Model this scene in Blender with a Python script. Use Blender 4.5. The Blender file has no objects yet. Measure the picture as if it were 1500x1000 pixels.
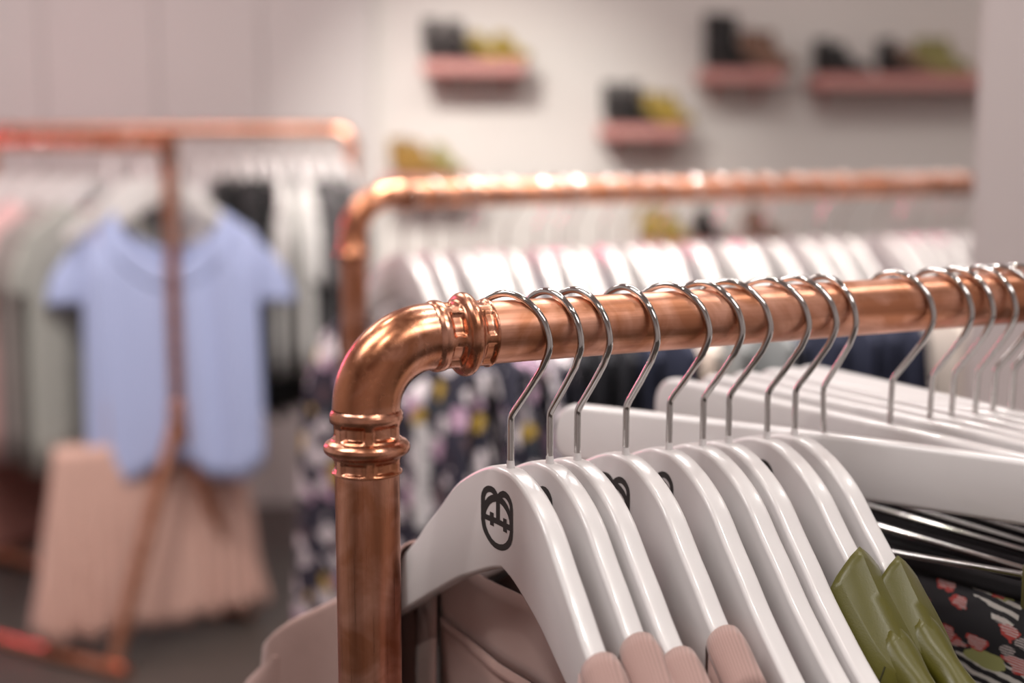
import bpy, bmesh, math, random
from math import sin, cos, pi, radians as R
from mathutils import Vector, Matrix
import numpy as np

random.seed(7)
scene = bpy.context.scene
col = scene.collection

# ------------------------------------------------------------------ camera
CAM_H = 1.35
FPX = 2083.0
PITCH = R(8.06)
cam_d = bpy.data.cameras.new('camera')
cam = bpy.data.objects.new('camera', cam_d)
col.objects.link(cam)
cam.location = (0, 0, CAM_H)
cam.rotation_euler = (pi / 2 - PITCH, 0, 0)
cam_d.sensor_width = 36
cam_d.lens = FPX * 36 / 1500
cam_d.clip_start = 0.05
cam_d.dof.use_dof = True
cam_d.dof.focus_distance = 0.865
cam_d.dof.aperture_fstop = 2.75
scene.camera = cam

# ------------------------------------------------------------------ world, exposure
scene.view_settings.view_transform = 'Standard'
scene.view_settings.look = 'None'
scene.view_settings.gamma = 1
scene.view_settings.use_curve_mapping = False
scene.view_settings.exposure = 0.40
w = bpy.data.worlds.new('world')
scene.world = w
w.use_nodes = True
w.node_tree.nodes['Background'].inputs[0].default_value = (1, .95, .92, 1)
w.node_tree.nodes['Background'].inputs[1].default_value = 0.25

# ------------------------------------------------------------------ lights
def area(name, loc, target, size, power, color=(1, .955, .92), shape='DISK', size_y=None):
    d = bpy.data.lights.new(name, 'AREA')
    d.shape = shape
    d.size = size
    if size_y: d.size_y = size_y
    d.energy = power
    d.color = color
    o = bpy.data.objects.new(name, d)
    col.objects.link(o)
    o.location = loc
    v = Vector(target) - Vector(loc)
    o.rotation_euler = v.to_track_quat('-Z', 'Y').to_euler()
    return o

CEIL = 3.1
# unseen soft fill lights added under the ceiling, front pair lifting the near rail
for px_, py_, pw in ((-1.4, 0.6, 24), (1.3, -0.6, 24), (0.2, 2.6, 20), (-1.9, 3.6, 20)):
    area('fill_light', (px_, py_, CEIL - .05), (px_, py_, 0), 1.3, pw, (1, .955, .93), 'RECTANGLE', .7)
# small track spots that make the hard glints
for px_, py_, pw in ((0.75, 0.35, 6), (-0.5, -0.3, 6), (1.5, 1.6, 6), (-0.9, 1.7, 5), (0.5, 3.0, 7), (1.9, 3.0, 5), (-1.7, 2.6, 5), (0.3, 1.3, 5)):
    area('spot_light', (px_, py_, CEIL - .12), (px_, py_, 0), .085, pw, (1, .95, .88))
def spot(name, loc, target, power, angle, color=(1, .93, .84), blend=.6, rad=.03):
    d = bpy.data.lights.new(name, 'SPOT')
    d.energy = power; d.spot_size = R(angle); d.spot_blend = blend; d.shadow_soft_size = rad; d.color = color
    o = bpy.data.objects.new(name, d); col.objects.link(o); o.location = loc
    o.rotation_euler = (Vector(target) - Vector(loc)).to_track_quat('-Z', 'Y').to_euler()
# track spot washing the display wall; overhead spots for the second rail's glints
spot('wall_spot', (-0.70, 2.7, 3.0), (-0.02, 5.2, 0.92), 290, 38, (1, .965, .89), blend=1.0)
for qx, qy in ((-.05, 2.15), (.25, 2.3), (.55, 2.45)):
    spot('rail_spot', (qx, qy, 2.95), (qx, qy, 0), 120, 34, blend=.8, rad=.02)
spot('blouse_fill', (-1.05, 2.3, 3.0), (-0.95, 3.85, 0.9), 85, 50)  # fill spot added to brighten the blue blouse on the left rail
# pink neon strip standing in the far left corner, outside the view
area('neon_light', (-2.75, 4.5, 1.85), (0.2, 0.9, 1.2), .16, 13, (1, .10, .26), 'RECTANGLE', 1.1)

# ------------------------------------------------------------------ helpers
def tag(o, label=None, cat=None, group=None, kind=None):
    if label: o['label'] = label
    if cat: o['category'] = cat
    if group: o['group'] = group
    if kind: o['kind'] = kind
    return o

def empty(name, loc=(0, 0, 0), rz=0, parent=None):
    o = bpy.data.objects.new(name, None)
    col.objects.link(o)
    o.location = loc
    o.rotation_euler = (0, 0, rz)
    o.empty_display_size = .02
    if parent: o.parent = parent
    return o

def mesh(name, vs, fs, mat, parent=None, smooth=True, weld=0):
    me = bpy.data.meshes.new(name)
    me.from_pydata([tuple(v) for v in vs], [], fs)
    bm = bmesh.new(); bm.from_mesh(me)
    if weld: bmesh.ops.remove_doubles(bm, verts=bm.verts, dist=weld)
    bmesh.ops.recalc_face_normals(bm, faces=bm.faces)
    bm.to_mesh(me); bm.free()
    if smooth:
        me.polygons.foreach_set('use_smooth', [True] * len(me.polygons))
        try: me.set_sharp_from_angle(angle=R(42))
        except Exception: pass
    me.materials.append(mat)
    o = bpy.data.objects.new(name, me)
    col.objects.link(o)
    if parent: o.parent = parent
    return o

def grid_faces(nr, nc, close_c=False, off=0):
    fs = []
    for r in range(nr - 1):
        for c in range(nc if close_c else nc - 1):
            c2 = (c + 1) % nc
            fs.append((off + r * nc + c, off + r * nc + c2, off + (r + 1) * nc + c2, off + (r + 1) * nc + c))
    return fs

def tube_data(path, r, n=10, caps=True, radii=None):
    path = [Vector(p) for p in path]
    vs = []
    t0 = (path[1] - path[0]).normalized()
    up = Vector((0, 0, 1)) if abs(t0.z) < .9 else Vector((0, 1, 0))
    nrm = (up - t0 * up.dot(t0)).normalized()
    for i, p in enumerate(path):
        if i == 0: t = path[1] - path[0]
        elif i == len(path) - 1: t = path[-1] - path[-2]
        else: t = (path[i + 1] - path[i]).normalized() + (path[i] - path[i - 1]).normalized()
        t.normalize()
        nrm = (nrm - t * nrm.dot(t)).normalized()
        b = t.cross(nrm)
        rr = radii[i] if radii else r
        for k in range(n):
            a = 2 * pi * k / n
            vs.append(p + (nrm * cos(a) + b * sin(a)) * rr)
    fs = grid_faces(len(path), n, True)
    if caps:
        fs.append(tuple(range(n))[::-1])
        fs.append(tuple(range((len(path) - 1) * n, len(path) * n)))
    return vs, fs

def tube(name, path, r, mat, parent=None, n=10, radii=None):
    vs, fs = tube_data(path, r, n, True, radii)
    return mesh(name, vs, fs, mat, parent)

def join(parts):
    V, F = [], []
    for vs, fs in parts:
        o = len(V); V += [tuple(v) for v in vs]; F += [tuple(i + o for i in f) for f in fs]
    return V, F

def smooth_path(pts, sub=6):
    # Catmull-Rom
    P = [Vector(p) for p in pts]
    P = [P[0] * 2 - P[1]] + P + [P[-1] * 2 - P[-2]]
    out = []
    for i in range(1, len(P) - 2):
        for k in range(sub):
            t = k / sub
            a, b, c, d = P[i - 1], P[i], P[i + 1], P[i + 2]
            out.append(.5 * ((2 * b) + (c - a) * t + (2 * a - 5 * b + 4 * c - d) * t * t + (3 * b - a - 3 * c + d) * t ** 3))
    out.append(P[-2])
    return out

def box_data(cx, cy, cz, sx, sy, sz, bev=0):
    x, y, z = sx / 2, sy / 2, sz / 2
    if not bev:
        vs = [(cx + i * x, cy + j * y, cz + k * z) for i in (-1, 1) for j in (-1, 1) for k in (-1, 1)]
        return vs, [(0, 1, 3, 2), (4, 6, 7, 5), (0, 4, 5, 1), (2, 3, 7, 6), (0, 2, 6, 4), (1, 5, 7, 3)]
    bm = bmesh.new()
    bmesh.ops.create_cube(bm, size=1)
    for v in bm.verts: v.co = Vector((cx + v.co.x * sx, cy + v.co.y * sy, cz + v.co.z * sz))
    bmesh.ops.bevel(bm, geom=list(bm.edges), offset=bev, segments=2, affect='EDGES')
    bm.verts.index_update()
    vs = [tuple(v.co) for v in bm.verts]; fs = [tuple(v.index for v in f.verts) for f in bm.faces]
    bm.free()
    return vs, fs

def box(name, c, s, mat, parent=None, bev=0):
    vs, fs = box_data(*c, *s, bev)
    return mesh(name, vs, fs, mat, parent, smooth=bool(bev))

def copy_tree(o, parent=None):
    c = o.copy(); col.objects.link(c); c.parent = parent
    for ch in list(o.children): copy_tree(ch, c)
    return c

def ray(x, y):
    u = (x - 750) / FPX; v = (500 - y) / FPX
    return Vector((u, cos(PITCH) + v * sin(PITCH), -sin(PITCH) + v * cos(PITCH)))
def at(x, y, Y):
    """world point seen at photograph pixel x, y at distance Y in front of the camera (used only to measure the room)"""
    r = ray(x, y)
    return Vector((0, 0, CAM_H)) + r * (Y / r.y)

# ------------------------------------------------------------------ materials
def lin(c): return tuple(((v / 255) / 12.92 if v / 255 <= .04045 else ((v / 255 + .055) / 1.055) ** 2.4) for v in c) + (1,)
def new_mat(name):
    m = bpy.data.materials.new(name); m.use_nodes = True
    nt = m.node_tree
    return m, nt, nt.nodes['Principled BSDF'], nt.nodes, nt.links
def simple(name, rgb, rough=.5, metal=0, noise=.06, nscale=30, bump=0, bscale=400, coat=0, sheen=0, stretch=None):
    m, nt, b, N, L = new_mat(name)
    tc = N.new('ShaderNodeTexCoord')
    mp = N.new('ShaderNodeMapping'); L.new(tc.outputs['Object'], mp.inputs[0])
    if stretch: mp.inputs['Scale'].default_value = stretch
    nz = N.new('ShaderNodeTexNoise'); nz.inputs['Scale'].default_value = nscale; nz.inputs['Detail'].default_value = 4
    L.new(mp.outputs[0], nz.inputs['Vector'])
    mx = N.new('ShaderNodeMix'); mx.data_type = 'RGBA'
    c = lin(rgb)
    mx.inputs[6].default_value = tuple(max(0, v * (1 - noise * 2)) for v in c[:3]) + (1,)
    mx.inputs[7].default_value = tuple(min(1, v * (1 + noise * 2)) for v in c[:3]) + (1,)
    L.new(nz.outputs['Fac'], mx.inputs[0]); L.new(mx.outputs[2], b.inputs['Base Color'])
    b.inputs['Roughness'].default_value = rough
    b.inputs['Metallic'].default_value = metal
    if coat: b.inputs['Coat Weight'].default_value = coat; b.inputs['Coat Roughness'].default_value = .08
    if sheen: b.inputs['Sheen Weight'].default_value = sheen; b.inputs['Sheen Roughness'].default_value = .4
    if bump:
        n2 = N.new('ShaderNodeTexNoise'); n2.inputs['Scale'].default_value = bscale; n2.inputs['Detail'].default_value = 3
        L.new(mp.outputs[0], n2.inputs['Vector'])
        bp = N.new('ShaderNodeBump'); bp.inputs['Strength'].default_value = bump; bp.inputs['Distance'].default_value = .001
        L.new(n2.outputs['Fac'], bp.inputs['Height']); L.new(bp.outputs[0], b.inputs['Normal'])
    return m

def copper(name, streak=(160, 160, 4), rough=.26, dark=.3):
    m, nt, b, N, L = new_mat(name)
    tc = N.new('ShaderNodeTexCoord')
    mp = N.new('ShaderNodeMapping'); mp.inputs['Scale'].default_value = streak
    L.new(tc.outputs['Object'], mp.inputs[0])
    st = N.new('ShaderNodeTexNoise'); st.inputs['Scale'].default_value = 4; st.inputs['Detail'].default_value = 6
    L.new(mp.outputs[0], st.inputs['Vector'])
    bl = N.new('ShaderNodeTexNoise'); bl.inputs['Scale'].default_value = 28; bl.inputs['Detail'].default_value = 5; bl.inputs['Distortion'].default_value = .8
    L.new(tc.outputs['Object'], bl.inputs['Vector'])
    cr = N.new('ShaderNodeValToRGB')
    cr.color_ramp.elements[0].position = .40; cr.color_ramp.elements[0].color = lin((192, 130, 98))
    cr.color_ramp.elements[1].position = .62; cr.color_ramp.elements[1].color = lin((228, 172, 148))
    L.new(bl.outputs['Fac'], cr.inputs[0])
    mx = N.new('ShaderNodeMix'); mx.data_type = 'RGBA'; mx.blend_type = 'MULTIPLY'; mx.inputs[0].default_value = dark
    cs = N.new('ShaderNodeValToRGB'); cs.color_ramp.elements[0].position = .3; cs.color_ramp.elements[0].color = (.72, .60, .52, 1); cs.color_ramp.elements[1].position = .62; cs.color_ramp.elements[1].color = (1, 1, 1, 1)
    L.new(st.outputs['Fac'], cs.inputs[0]); L.new(cr.outputs[0], mx.inputs[6]); L.new(cs.outputs[0], mx.inputs[7])
    L.new(mx.outputs[2], b.inputs['Base Color'])
    b.inputs['Metallic'].default_value = 1
    mr = N.new('ShaderNodeMapRange'); mr.inputs[3].default_value = rough - .06; mr.inputs[4].default_value = rough + .14
    L.new(st.outputs['Fac'], mr.inputs[0]); L.new(mr.outputs[0], b.inputs['Roughness'])
    bp = N.new('ShaderNodeBump'); bp.inputs['Strength'].default_value = .07; bp.inputs['Distance'].default_value = .0006
    L.new(st.outputs['Fac'], bp.inputs['Height']); L.new(bp.outputs[0], b.inputs['Normal'])
    return m

def print_mat(name, base, cols, scale, cover=.6, rough=.8, stretch=(1, 1, 1), distort=.5, smoothf=0):
    """printed cloth: cells of noise-warped voronoi blobs in the given colours"""
    m, nt, b, N, L = new_mat(name)
    tc = N.new('ShaderNodeTexCoord')
    mp = N.new('ShaderNodeMapping'); mp.inputs['Scale'].default_value = stretch; mp.inputs['Rotation'].default_value = (0, .5, .2)
    oi = N.new('ShaderNodeObjectInfo'); of = N.new('ShaderNodeVectorMath'); of.operation = 'MULTIPLY_ADD'
    cb = N.new('ShaderNodeCombineXYZ'); L.new(oi.outputs['Random'], cb.inputs[0]); L.new(oi.outputs['Random'], cb.inputs[2])
    of.inputs[1].default_value = (7, 7, 7); L.new(cb.outputs[0], of.inputs[0]); L.new(tc.outputs['Object'], of.inputs[2])
    L.new(of.outputs[0], mp.inputs[0])
    nz = N.new('ShaderNodeTexNoise'); nz.inputs['Scale'].default_value = scale * 1.2; nz.inputs['Detail'].default_value = 2
    L.new(mp.outputs[0], nz.inputs['Vector'])
    ad = N.new('ShaderNodeVectorMath'); ad.operation = 'MULTIPLY_ADD'
    ad.inputs[1].default_value = (distort / scale,) * 3
    L.new(nz.outputs['Color'], ad.inputs[0]); L.new(mp.outputs[0], ad.inputs[2])
    vo = N.new('ShaderNodeTexVoronoi'); vo.inputs['Scale'].default_value = scale
    L.new(ad.outputs[0], vo.inputs['Vector'])
    sp = N.new('ShaderNodeSeparateColor'); L.new(vo.outputs['Color'], sp.inputs[0])
    cr = N.new('ShaderNodeValToRGB'); cr.color_ramp.interpolation = 'CONSTANT'
    el = cr.color_ramp.elements
    el[0].position = 0; el[0].color = lin(cols[0][1]); el[1].position = cols[0][0]; el[1].color = lin(cols[1][1])
    acc = cols[0][0]
    for k in range(1, len(cols) - 1):
        acc += cols[k][0]
        e = el.new(acc); e.color = lin(cols[k + 1][1])
    L.new(sp.outputs[0], cr.inputs[0])
    lt = N.new('ShaderNodeMath'); lt.operation = 'LESS_THAN'; lt.inputs[1].default_value = cover
    L.new(vo.outputs['Distance'], lt.inputs[0])
    mx = N.new('ShaderNodeMix'); mx.data_type = 'RGBA'; mx.inputs[6].default_value = lin(base)
    L.new(lt.outputs[0], mx.inputs[0]); L.new(cr.outputs[0], mx.inputs[7]); L.new(mx.outputs[2], b.inputs['Base Color'])
    b.inputs['Roughness'].default_value = rough
    return m

def stripe_mat(name, c1, c2, scale, duty=.5, rough=.85, axis='X', soft=.25):
    m, nt, b, N, L = new_mat(name)
    tc = N.new('ShaderNodeTexCoord')
    wv = N.new('ShaderNodeTexWave'); wv.bands_direction = axis; wv.inputs['Scale'].default_value = scale; wv.inputs['Distortion'].default_value = 1.0
    wv.inputs['Detail'].default_value = 2
    L.new(tc.outputs['Object'], wv.inputs['Vector'])
    cr = N.new('ShaderNodeValToRGB')
    cr.color_ramp.elements[0].position = duty - soft; cr.color_ramp.elements[0].color = lin(c1)
    cr.color_ramp.elements[1].position = duty + soft; cr.color_ramp.elements[1].color = lin(c2)
    L.new(wv.outputs['Fac'], cr.inputs[0]); L.new(cr.outputs[0], b.inputs['Base Color'])
    b.inputs['Roughness'].default_value = rough
    return m

def rib_mat(name, rgb, scale=260):
    m, nt, b, N, L = new_mat(name)
    b.inputs['Base Color'].default_value = lin(rgb); b.inputs['Roughness'].default_value = .9
    b.inputs['Sheen Weight'].default_value = .3
    tc = N.new('ShaderNodeTexCoord')
    wv = N.new('ShaderNodeTexWave'); wv.bands_direction = 'DIAGONAL'; wv.inputs['Scale'].default_value = scale; wv.inputs['Distortion'].default_value = .4
    L.new(tc.outputs['Object'], wv.inputs['Vector'])
    cr = N.new('ShaderNodeMix'); cr.data_type = 'RGBA'
    c = lin(rgb); cr.inputs[6].default_value = tuple(v * .84 for v in c[:3]) + (1,); cr.inputs[7].default_value = tuple(v * 1.1 for v in c[:3]) + (1,)
    L.new(wv.outputs['Fac'], cr.inputs[0]); L.new(cr.outputs[2], b.inputs['Base Color'])
    bp = N.new('ShaderNodeBump'); bp.inputs['Strength'].default_value = .5; bp.inputs['Distance'].default_value = .0005
    L.new(wv.outputs['Fac'], bp.inputs['Height']); L.new(bp.outputs[0], b.inputs['Normal'])
    return m

M = {}
M['wall'] = simple('wall_paint', (214, 208, 204), .85, noise=.02, nscale=2)
M['wall_grey'] = simple('wall_paint_grey', (205, 200, 198), .85, noise=.02, nscale=2)
M['column'] = simple('column_paint', (206, 194, 194), .7, noise=.015, nscale=3)
M['ceiling'] = simple('ceiling_paint', (225, 220, 216), .9, noise=.01)
M['floor'] = simple('polished_concrete', (70, 64, 61), .38, noise=.14, nscale=3)
M['copper'] = copper('copper_pipe')
M['copper_fit'] = copper('copper_fitting', (60, 60, 60), .21, .35)
M['copper_bar'] = copper('copper_crossbar', (240, 240, 5), .33, .28)
M['chrome_far'] = simple('satin_chrome_wire', (224, 218, 214), .26, 1, noise=.01)
M['chrome'] = simple('chrome_wire', (204, 202, 200), .08, 1, noise=.01)
M['white_gloss'] = simple('white_lacquer', (218, 214, 214), .30, noise=.012, nscale=12, coat=.45)
M['logo'] = simple('black_print', (20, 17, 15), .4, noise=.02)
M['taupe'] = simple('taupe_jersey', (160, 131, 124), .9, noise=.04, nscale=60, bump=.25, bscale=1800, sheen=.3)
M['taupe_rib'] = rib_mat('taupe_rib', (170, 138, 131))
M['thread'] = simple('stitch_thread', (134, 106, 100), .9, noise=.03)
M['pale_tape'] = simple('pale_neck_tape', (196, 172, 158), .9, noise=.05)
M['olive'] = simple('olive_satin', (80, 76, 12), .36, noise=.10, nscale=14, bump=.08, bscale=900, sheen=.15)
M['olive_dark'] = simple('olive_thread', (52, 50, 22), .7)
M['blush_board'] = simple('blush_lacquered_board', (196, 138, 132), .5, noise=.03)
M['shoe_black'] = simple('black_leather', (24, 23, 24), .5, noise=.1)
M['shoe_gold'] = simple('gold_leather', (168, 146, 66), .32, .35, noise=.2, nscale=60)
M['shoe_olive'] = simple('olive_suede', (140, 134, 84), .8, noise=.08)
M['shoe_brown'] = simple('tan_leather', (122, 92, 76), .5, noise=.1)
M['shoe_leopard'] = print_mat('leopard_suede', (150, 116, 54), [(.4, (40, 30, 22)), (.2, (180, 146, 70)), (.4, (60, 44, 24))], 60, .35)
M['sole'] = simple('shoe_sole', (40, 34, 30), .6)
M['paper'] = simple('paper_tag', (226, 222, 224), .7, noise=.02)
M['tag_ink'] = simple('tag_ink', (140, 136, 140), .7)
M['floral'] = print_mat('floral_print', (44, 44, 62), [(.36, (44, 42, 58)), (.32, (226, 216, 222)), (.09, (196, 160, 186)), (.07, (190, 156, 60)), (.07, (104, 82, 88)), (.09, (58, 64, 74))], 34, .62, distort=1.1)
def leaf_mat():
    m, nt, b, N, L = new_mat('leaf_print')
    tc = N.new('ShaderNodeTexCoord')
    def layer(prev, scale, rot, stretch, lo, hi, dist, rgb, stripes=0, seed=0):
        mp = N.new('ShaderNodeMapping'); mp.inputs['Scale'].default_value = stretch; mp.inputs['Rotation'].default_value = rot; mp.inputs['Location'].default_value = (seed, seed, seed)
        L.new(tc.outputs['Object'], mp.inputs[0])
        nz = N.new('ShaderNodeTexNoise'); nz.inputs['Scale'].default_value = scale * 2
        L.new(mp.outputs[0], nz.inputs['Vector'])
        ad = N.new('ShaderNodeVectorMath'); ad.operation = 'MULTIPLY_ADD'; ad.inputs[1].default_value = (.5 / scale,) * 3
        L.new(nz.outputs['Color'], ad.inputs[0]); L.new(mp.outputs[0], ad.inputs[2])
        vo = N.new('ShaderNodeTexVoronoi'); vo.inputs['Scale'].default_value = scale; L.new(ad.outputs[0], vo.inputs['Vector'])
        sp = N.new('ShaderNodeSeparateColor'); L.new(vo.outputs['Color'], sp.inputs[0])
        def math(op, a, v):
            n = N.new('ShaderNodeMath'); n.operation = op
            L.new(a, n.inputs[0])
            if isinstance(v, float): n.inputs[1].default_value = v
            else: L.new(v, n.inputs[1])
            return n.outputs[0]
        k = math('MULTIPLY', math('GREATER_THAN', sp.outputs[0], float(lo)), math('LESS_THAN', sp.outputs[0], float(hi)))
        k = math('MULTIPLY', k, math('LESS_THAN', vo.outputs['Distance'], float(dist)))
        if stripes:
            wv = N.new('ShaderNodeTexWave'); wv.inputs['Scale'].default_value = stripes; wv.inputs['Distortion'].default_value = 2.5; wv.bands_direction = 'DIAGONAL'
            L.new(mp.outputs[0], wv.inputs['Vector'])
            k = math('MULTIPLY', k, math('GREATER_THAN', wv.outputs['Fac'], .55))
        mx = N.new('ShaderNodeMix'); mx.data_type = 'RGBA'; L.new(k, mx.inputs[0])
        if prev is None: mx.inputs[6].default_value = lin((27, 27, 32))
        else: L.new(prev, mx.inputs[6])
        mx.inputs[7].default_value = lin(rgb)
        return mx.outputs[2]
    c = layer(None, 26, (0, .6, 0), (1, 1, 1), 0, .7, .8, (200, 196, 190), 60, 3)
    c = layer(c, 30, (0, -.9, 0), (1, 1, 2.8), .0, .25, .5, (150, 152, 96), 0, 11)
    c = layer(c, 58, (0, .7, 0), (1, 1, 1.7), .60, .80, .6, (176, 66, 62), 0, 5)
    c = layer(c, 58, (0, .7, 0), (1, 1, 1.7), .66, .88, .5, (196, 184, 182), 150, 5)
    L.new(c, b.inputs['Base Color']); b.inputs['Roughness'].default_value = .75
    return m
M['leaf_print'] = leaf_mat()
M['waistband'] = simple('black_waistband', (30, 28, 32), .8, noise=.1)
M['blush_cloth'] = simple('blush_cloth', (204, 164, 152), .9, noise=.03, sheen=.2)
M['blue_stripe'] = stripe_mat('pale_blue_stripe', (166, 178, 220), (184, 192, 230), 26)
M['blue_plain'] = simple('pale_blue_cloth', (172, 182, 222), .9, noise=.03)
def cloth(name, rgb): 
    if name not in M: M[name] = simple(name, rgb, .88, noise=.06, nscale=25)
    return M[name]

# ------------------------------------------------------------------ room
def struct(name, c, s, mat, parent=None, bev=0):
    o = box(name, c, s, mat, parent, bev)
    if not parent: o['kind'] = 'structure'
    return o
BACK = 5.2
XL, XR, YB = -3.2, 2.9, -2.6
struct('floor', ((XL + XR) / 2, (BACK + YB) / 2, -.05), (XR - XL + .4, BACK - YB + .4, .1), M['floor'])
struct('ceiling', ((XL + XR) / 2, (BACK + YB) / 2, CEIL + .05), (XR - XL + .4, BACK - YB + .4, .1), M['ceiling'])
struct('wall_back', ((XL + XR) / 2, BACK + .05, CEIL / 2), (XR - XL, .1, CEIL), M['wall'])
struct('wall_left', (XL - .05, (BACK + YB) / 2, CEIL / 2), (.1, BACK - YB, CEIL), M['wall_grey'])
struct('wall_right', (XR + .05, (BACK + YB) / 2, CEIL / 2), (.1, BACK - YB, CEIL), M['wall_grey'])
struct('wall_front', ((XL + XR) / 2, YB - .05, CEIL / 2), (XR - XL, .1, CEIL), M['wall_grey'])
struct('baseboard_back', ((XL + XR) / 2, BACK - .008, .05), (XR - XL, .016, .1), M['wall_grey'])
# boarded left section of the display wall: upright panels with thin open joints
wb = bpy.data.objects['wall_back']
xs = [-3.18] + [at(p, 100, BACK).x for p in (-170, 65, 232, 385)] + [at(548, 100, BACK).x]
for a_, b_ in zip(xs[:-1], xs[1:]):
    box('panel', ((a_ + b_) / 2, BACK - .009, CEIL / 2), (b_ - a_ - .004, .018, CEIL - .02), M['wall_grey'], wb, bev=.002)
# column at the right
ce = at(1425, 300, 2.1)
cl = box('column', (.30, .06, 0), (.6, .12, CEIL), M['column'], None, .004)
cl.location = (ce.x, 2.1, CEIL / 2); cl.rotation_euler = (0, 0, R(-18.6)); cl['kind'] = 'structure'

# ------------------------------------------------------------------ copper rails
RP = .019
AZ = R(26.75)
def pipe(name, p0, p1, r, mat, parent, base, n=32):
    """straight pipe; local Z runs along it so the drawn grain follows the tube"""
    p0 = Vector(p0); p1 = Vector(p1); L = (p1 - p0).length
    k = 8
    path = [(0, 0, L * i / k) for i in range(k + 1)]
    vs, fs = tube_data(path, r, n)
    o = mesh(name, vs, fs, mat, parent)
    o.location = p0 - Vector(base)
    o.rotation_mode = 'QUATERNION'
    o.rotation_quaternion = (p1 - p0).to_track_quat('Z', 'Y')
    return o

PROF = [(0, 1.045), (.03, 1.09), (.07, 1.125), (.12, 1.13), (.16, 1.12), (.20, 1.10), (.26, 1.065), (.32, 1.065), (.38, 1.065), (.42, 1.07), (.455, 1.09),
        (.47, 1.13), (.50, 1.24), (.54, 1.31), (.59, 1.335), (.64, 1.31), (.68, 1.24), (.705, 1.14), (.725, 1.08), (.75, 1.06), (.79, 1.06), (.84, 1.06), (.90, 1.06), (.95, 1.065), (.965, 1.09), (.985, 1.09), (1.0, 1.05), (1.0, .985)]
def socket(name, p0, p1, r, mat, parent, base, n=96, phase=.3):
    p0 = Vector(p0); p1 = Vector(p1); L = (p1 - p0).length
    # densify profile
    ts = sorted(set([p[0] for p in PROF] + [i / 60 for i in range(61)]))
    vs = []
    P = PROF
    def prof(t):
        for (a, ra), (b, rb) in zip(P[:-1], P[1:]):
            if a <= t <= b and b > a: return ra + (rb - ra) * (t - a) / (b - a)
        return P[-1][1]
    def win(t, a, b, e):
        return max(0, min(1, (t - a) / e)) * max(0, min(1, (b - t) / e))
    rows = 0
    for t in ts:
        pr = prof(t)
        d = .16 * win(t, .19, .45, .05) + .09 * win(t, .76, .955, .04)
        for k in range(n):
            a = 2 * pi * k / n
            f = abs(cos(3 * a + phase))
            f = max(0, min(1, (f - .38) / .22)); f = f * f * (3 - 2 * f)
            rr = r * (pr - d * f)
            vs.append((rr * cos(a), rr * sin(a), L * t))
        rows += 1
    for k in range(n):
        a = 2 * pi * k / n
        vs.append((r * .985 * cos(a), r * .985 * sin(a), L)); 
    rows += 1
    o = mesh(name, vs, grid_faces(rows, n, True), mat, parent)
    o.location = p0 - Vector(base); o.rotation_mode = 'QUATERNION'
    o.rotation_quaternion = (p1 - p0).to_track_quat('Z', 'Y')
    o.data.set_sharp_from_angle(angle=R(60))
    return o

def rail(label, cat, corner, az, length, r, bend_r, sock, detail=True, name='clothes_rail', group=None):
    C = Vector(corner); d = Vector((cos(az), sin(az), 0)); base = Vector((C.x, C.y, 0))
    root = empty(name, base)
    tag(root, label, cat, group)
    E = C + d * length
    for (cc, dd) in ((C, d), (E, -d)):
        # bend centreline
        pts = []
        for i in range(25):
            a = pi / 2 * i / 24
            ctr = cc + dd * bend_r + Vector((0, 0, -bend_r))
            pts.append(ctr - dd * bend_r * cos(a) + Vector((0, 0, bend_r)) * sin(a))
        ph = []
        if detail:
            vs, fs = tube_data([p - base for p in pts], r * 1.05, 48, False)
            el = mesh('elbow', vs, fs, M['copper_fit'], root)
            socket('press_socket', pts[0], pts[0] + Vector((0, 0, -sock)), r, M['copper_fit'], el, base, phase=.55)
            socket('press_socket', pts[-1], pts[-1] + dd * sock, r, M['copper_fit'], el, base, phase=1.4)
        else:
            vs, fs = tube_data([p - base for p in pts], r * 1.05, 20, False)
            el = mesh('elbow', vs, fs, M['copper_fit'], root)
            for q, e in ((pts[0], Vector((0, 0, -sock))), (pts[-1], dd * sock)):
                pr = [(0, 1.05), (.05, 1.1), (.4, 1.1), (.5, 1.25), (.6, 1.33), (.68, 1.25), (.75, 1.08), (.97, 1.1), (1, 1.0)]
                vs, fs = tube_data([q + e * t - base for t, _ in pr], r, 20, False, [r * k for _, k in pr])
                mesh('press_socket', vs, fs, M['copper_fit'], el)
        pipe('post', pts[0] + Vector((0, 0, -sock * .98)), Vector((pts[0].x, pts[0].y, .03)), r, M['copper'], root, base)
        # foot: cross tube on the floor
        pn = Vector((-d.y, d.x, 0))
        f0 = Vector((cc.x, cc.y, r)) - pn * .26; f1 = Vector((cc.x, cc.y, r)) + pn * .26
        pipe('foot', f0, f1, r, M['copper'], root, base, 20)
    pipe('crossbar', C + d * (bend_r + sock * .98), E - d * (bend_r + sock * .98), r, M['copper_bar'], root, base, 48)
    return root, C, d

def drop_fit(): pass
C1 = Vector((-.0848, .8139, 1.2351))
rail('near copper pipe clothes rail with pressed elbow fitting, in sharp focus', 'clothes rail', C1, AZ, 1.15, RP, .040, .038)
D1 = Vector((cos(AZ), sin(AZ), 0))
def bar_point(px, C, d, y_guess=None):
    """point of a bar's axis line seen at column px of the photograph"""
    lo, hi = -.5, 4.
    for _ in range(50):
        m = (lo + hi) / 2; P = C + d * m
        zc = P.y * cos(PITCH) - (P.z - CAM_H) * sin(PITCH)
        if 750 + FPX * P.x / zc < px: lo = m
        else: hi = m
    return C + d * m

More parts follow.
